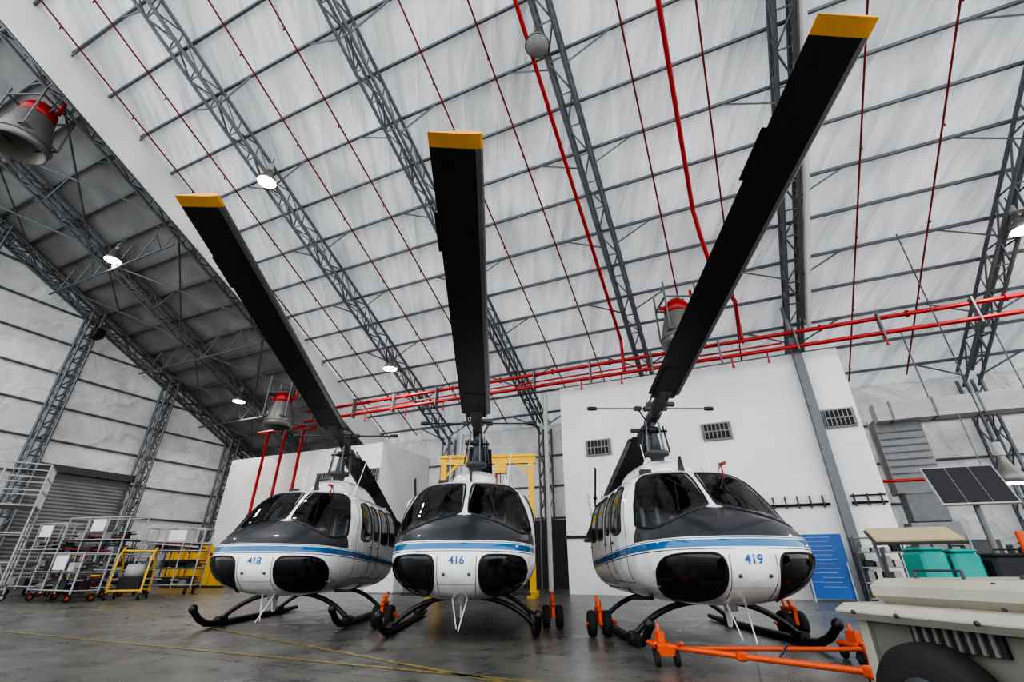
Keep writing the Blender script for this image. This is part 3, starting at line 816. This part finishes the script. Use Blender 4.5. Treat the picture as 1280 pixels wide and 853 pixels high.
b.obj('engine_trolley',loc=(-14.0,18.9,0),rot=(0,0,.4))
b=B(); b.box((0,0,0),(.7,.5,.6),M_black,RH,.03); b.cyl((0,0,0),H(-.6,0,0),.04,M_dsteel,6); b.obj('loudspeaker',loc=H(-34.0,12.6,14.1))

# ------------------------------------------------------------------ right side
b=B(); b.box((0,0,1.1),(1.3,.08,2.0),M_blue)
for x in (-.6,.6): b.box((x,.05,.6),(.05,.3,1.2),M_lgrey)
for i in range(12): b.box((random.uniform(-.15,.15),-.045,2.0-.14*i),(random.uniform(.6,.95),.005,.012),M_lgrey)
HO(b,'notice_board',2.8,20.4)
shelf(4.35,20.3,1.3,2.0,.6,5,'tool_rack')
b=B()
b.box(H(11.2,23.5,6.9),(9.5,.7,.75),M_lgrey,RH)
for i in range(7): b.box(H(7.0+i*1.45,23.5,6.9),(.06,.78,.83),M_steel,RH)
b.box(H(7.2,24.2,5.2),(1.6,.9,3.0),M_grey,RH); b.box(H(7.2,24.2,3.2),(1.2,.8,1.2),M_steel,RH,.05)
b.box(H(7.2,24.2,1.3),(1.5,1.0,2.6),M_grey,RH)
for i in range(8): b.box(H(7.2,23.7,4.2+i*.28),(1.5,.06,.05),M_steel,RH)
for s in (8.5,11.5,14.5): b.cyl(H(s,23.5,7.2),H(s,23.5,roofz(23.5)-.2),.03,M_steel,5)
b.obj('air_duct')
b=B()
for s,z,h in ((8.6,1.1,2.2),(9.8,.9,1.8),(11.0,1.2,2.4),(12.4,1.0,2.0)):
    b.box(H(s,24.5,z),(1.0,.8,h),random.choice((M_grey,M_lgrey)),RH,.03); b.box(H(s,24.08,z),(.8,.04,h*.8),M_dsteel,RH)
b.obj('electrical_cabinets')
b=B(); b.cyl(H(5.6,23,4.1),H(16,23,4.1),.06,M_red,8)
for s in (6,9,12,15): b.cyl(H(s,23,4.1),H(s,23,6.5),.02,M_steel,5)
b.obj('red_hose_pipe')
b=B()
b.box((0,0,1.0),(1.1,.7,.5),M_yellow,None,.03); b.cyl((0,0,1.2),(0,0,2.1),.05,M_steel,8)
RR=Matrix.Rotation(math.radians(62),3,'X')
b.box((0,0,2.42),(1.1,.80,.05),M_lgrey,RR)
for i in range(3): b.box(Vector((-.355+.355*i,0,2.42))+RR@Vector((0,0,.03)),(.335,.74,.02),M_dark,RR)
for x in (-.45,.45):
    for y in (-.3,.3): b.wheel((x,y,.2),(1,0,0),.2,.1)
b.box((0,0,.5),(1.0,.6,.5),M_grey)
b.obj('solar_light_trolley',loc=(8.3,8.6,0),rot=(0,0,-.35))
b=B()
RT=Matrix.Rotation(.28,3,'X')
b.box((0,0,1.52),(1.0,.7,.03),M_wood,RT); b.box((0,0,1.485),(1.05,.76,.03),M_dsteel,RT)
for x in (-.45,.45):
    b.cyl((x,-.3,0.1),(x,.3,1.5),.025,M_steel,6); b.cyl((x,.3,.1),(x,-.3,1.33),.025,M_steel,6)
b.box((0,0,.8),(.9,.6,.04),M_grey); b.box((.1,0,.95),(.5,.4,.25),M_dark,None,.02)
b.obj('inspection_table',loc=(5.9,7.3,0),rot=(0,0,-.5))
b=B()
b.box((0,0,.8),(2.4,.8,.06),M_grey)
for x in (-1.1,1.1):
    for y in (-.35,.35): b.cyl((x,y,.12),(x,y,.8),.03,M_dsteel,6); b.wheel((x,y,.12),(1,0,0),.12,.06)
for x,w,h,m in ((-.98,.24,.42,M_teal),(-.70,.26,.40,M_teal),(-.28,.42,.36,M_dark),(.22,.45,.48,M_dark),(.75,.5,.42,M_dark)):
    b.box((x,0,.83+h/2),(w,.42,h),m,None,.04); b.box((x,0,.83+h+.01),(w*.9,.4,.03),m,None,.01)
    b.path([(x-w*.3,-.1,.83+h),(x-w*.25,-.1,.83+h+.06),(x+w*.25,-.1,.83+h+.06),(x+w*.3,-.1,.83+h)],.01,M_black,6)
b.cyl((-.2,-.22,1.2),(.05,-.26,1.3),.015,M_red,6); b.cyl((-.1,-.1,1.22),(-.1,-.1,1.42),.04,M_orange,8); b.box((.3,-.1,1.36),(.4,.3,.05),M_lgrey)
b.obj('equipment_trolley',loc=(5.4,5.2,0),rot=(0,0,-.25))
# ground power unit / tug (foreground right), long side towards the helicopters
b=B()
b.box((1.62,.95,.94),(2.9,1.5,.16),M_beige,None,.05)
b.box((1.6,.88,.81),(3.15,1.8,.10),M_beige,None,.045)
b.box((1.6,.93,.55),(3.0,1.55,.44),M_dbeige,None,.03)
b.box((1.6,.93,.33),(2.9,1.4,.05),M_dsteel)
b.box((.12,.15,.58),(.07,.05,.40),M_beige); b.box((1.25,.15,.58),(.05,.05,.40),M_beige)
b.box((.70,.14,.70),(.50,.04,.13),M_dark)
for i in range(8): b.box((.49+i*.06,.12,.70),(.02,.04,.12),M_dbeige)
b.box((1.65,.15,.60),(.5,.05,.28),M_dsteel,None,.01)
b.box((.085,.9,.60),(.03,.9,.28),M_dark)
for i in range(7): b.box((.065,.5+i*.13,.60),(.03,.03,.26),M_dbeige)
for x in (.2,.5,.95,1.4,2.1): b.lathe([(.014,0),(.014,.012),(.001,.012)],(x,-.02,.81),(0,-1,0),M_dsteel,8)
for x in (.60,2.3):
    for y in (.0,1.8): b.wheel((x,y,.34),(0,1,0),.34,.26,M_dsteel,.5)
b.cyl((.60,0,.34),(.60,1.7,.34),.04,M_dsteel,8); b.cyl((2.3,0,.34),(2.3,1.7,.34),.04,M_dsteel,8)
b.path([(.4,.4,1.01),(.4,.4,1.07),(.7,.4,1.07),(.7,.4,1.01)],.012,M_dsteel,6)
b.box((1.0,.9,1.03),(.4,.3,.03),M_dsteel); b.cyl((.25,.35,1.0),(.25,.35,1.06),.04,M_black,10)
b.box((.95,.24,.93),(.02,.02,.16),M_dsteel); b.box((.03,.5,.82),(.05,.3,.05),M_dsteel)
b.obj('ground_power_unit',loc=(2.36,3.9,0),rot=(0,0,math.radians(-74)))

# ------------------------------------------------------------------ world, camera
w=bpy.data.worlds.new('sky'); scene.world=w; w.use_nodes=True
bg=w.node_tree.nodes['Background']; bg.inputs[0].default_value=(.93,.965,1.0,1); bg.inputs[1].default_value=1.8
cam=bpy.data.cameras.new('camera'); cam.lens=16.0; cam.sensor_width=36; cam.clip_start=.05; cam.clip_end=500
co=bpy.data.objects.new('camera',cam); scene.collection.objects.link(co)
co.location=(0,0,1.1); co.rotation_euler=(math.radians(90+26.3),0,0); scene.camera=co
scene.view_settings.view_transform='AgX'
try: scene.view_settings.look='AgX - High Contrast'
except Exception: pass
scene.view_settings.exposure=0.42
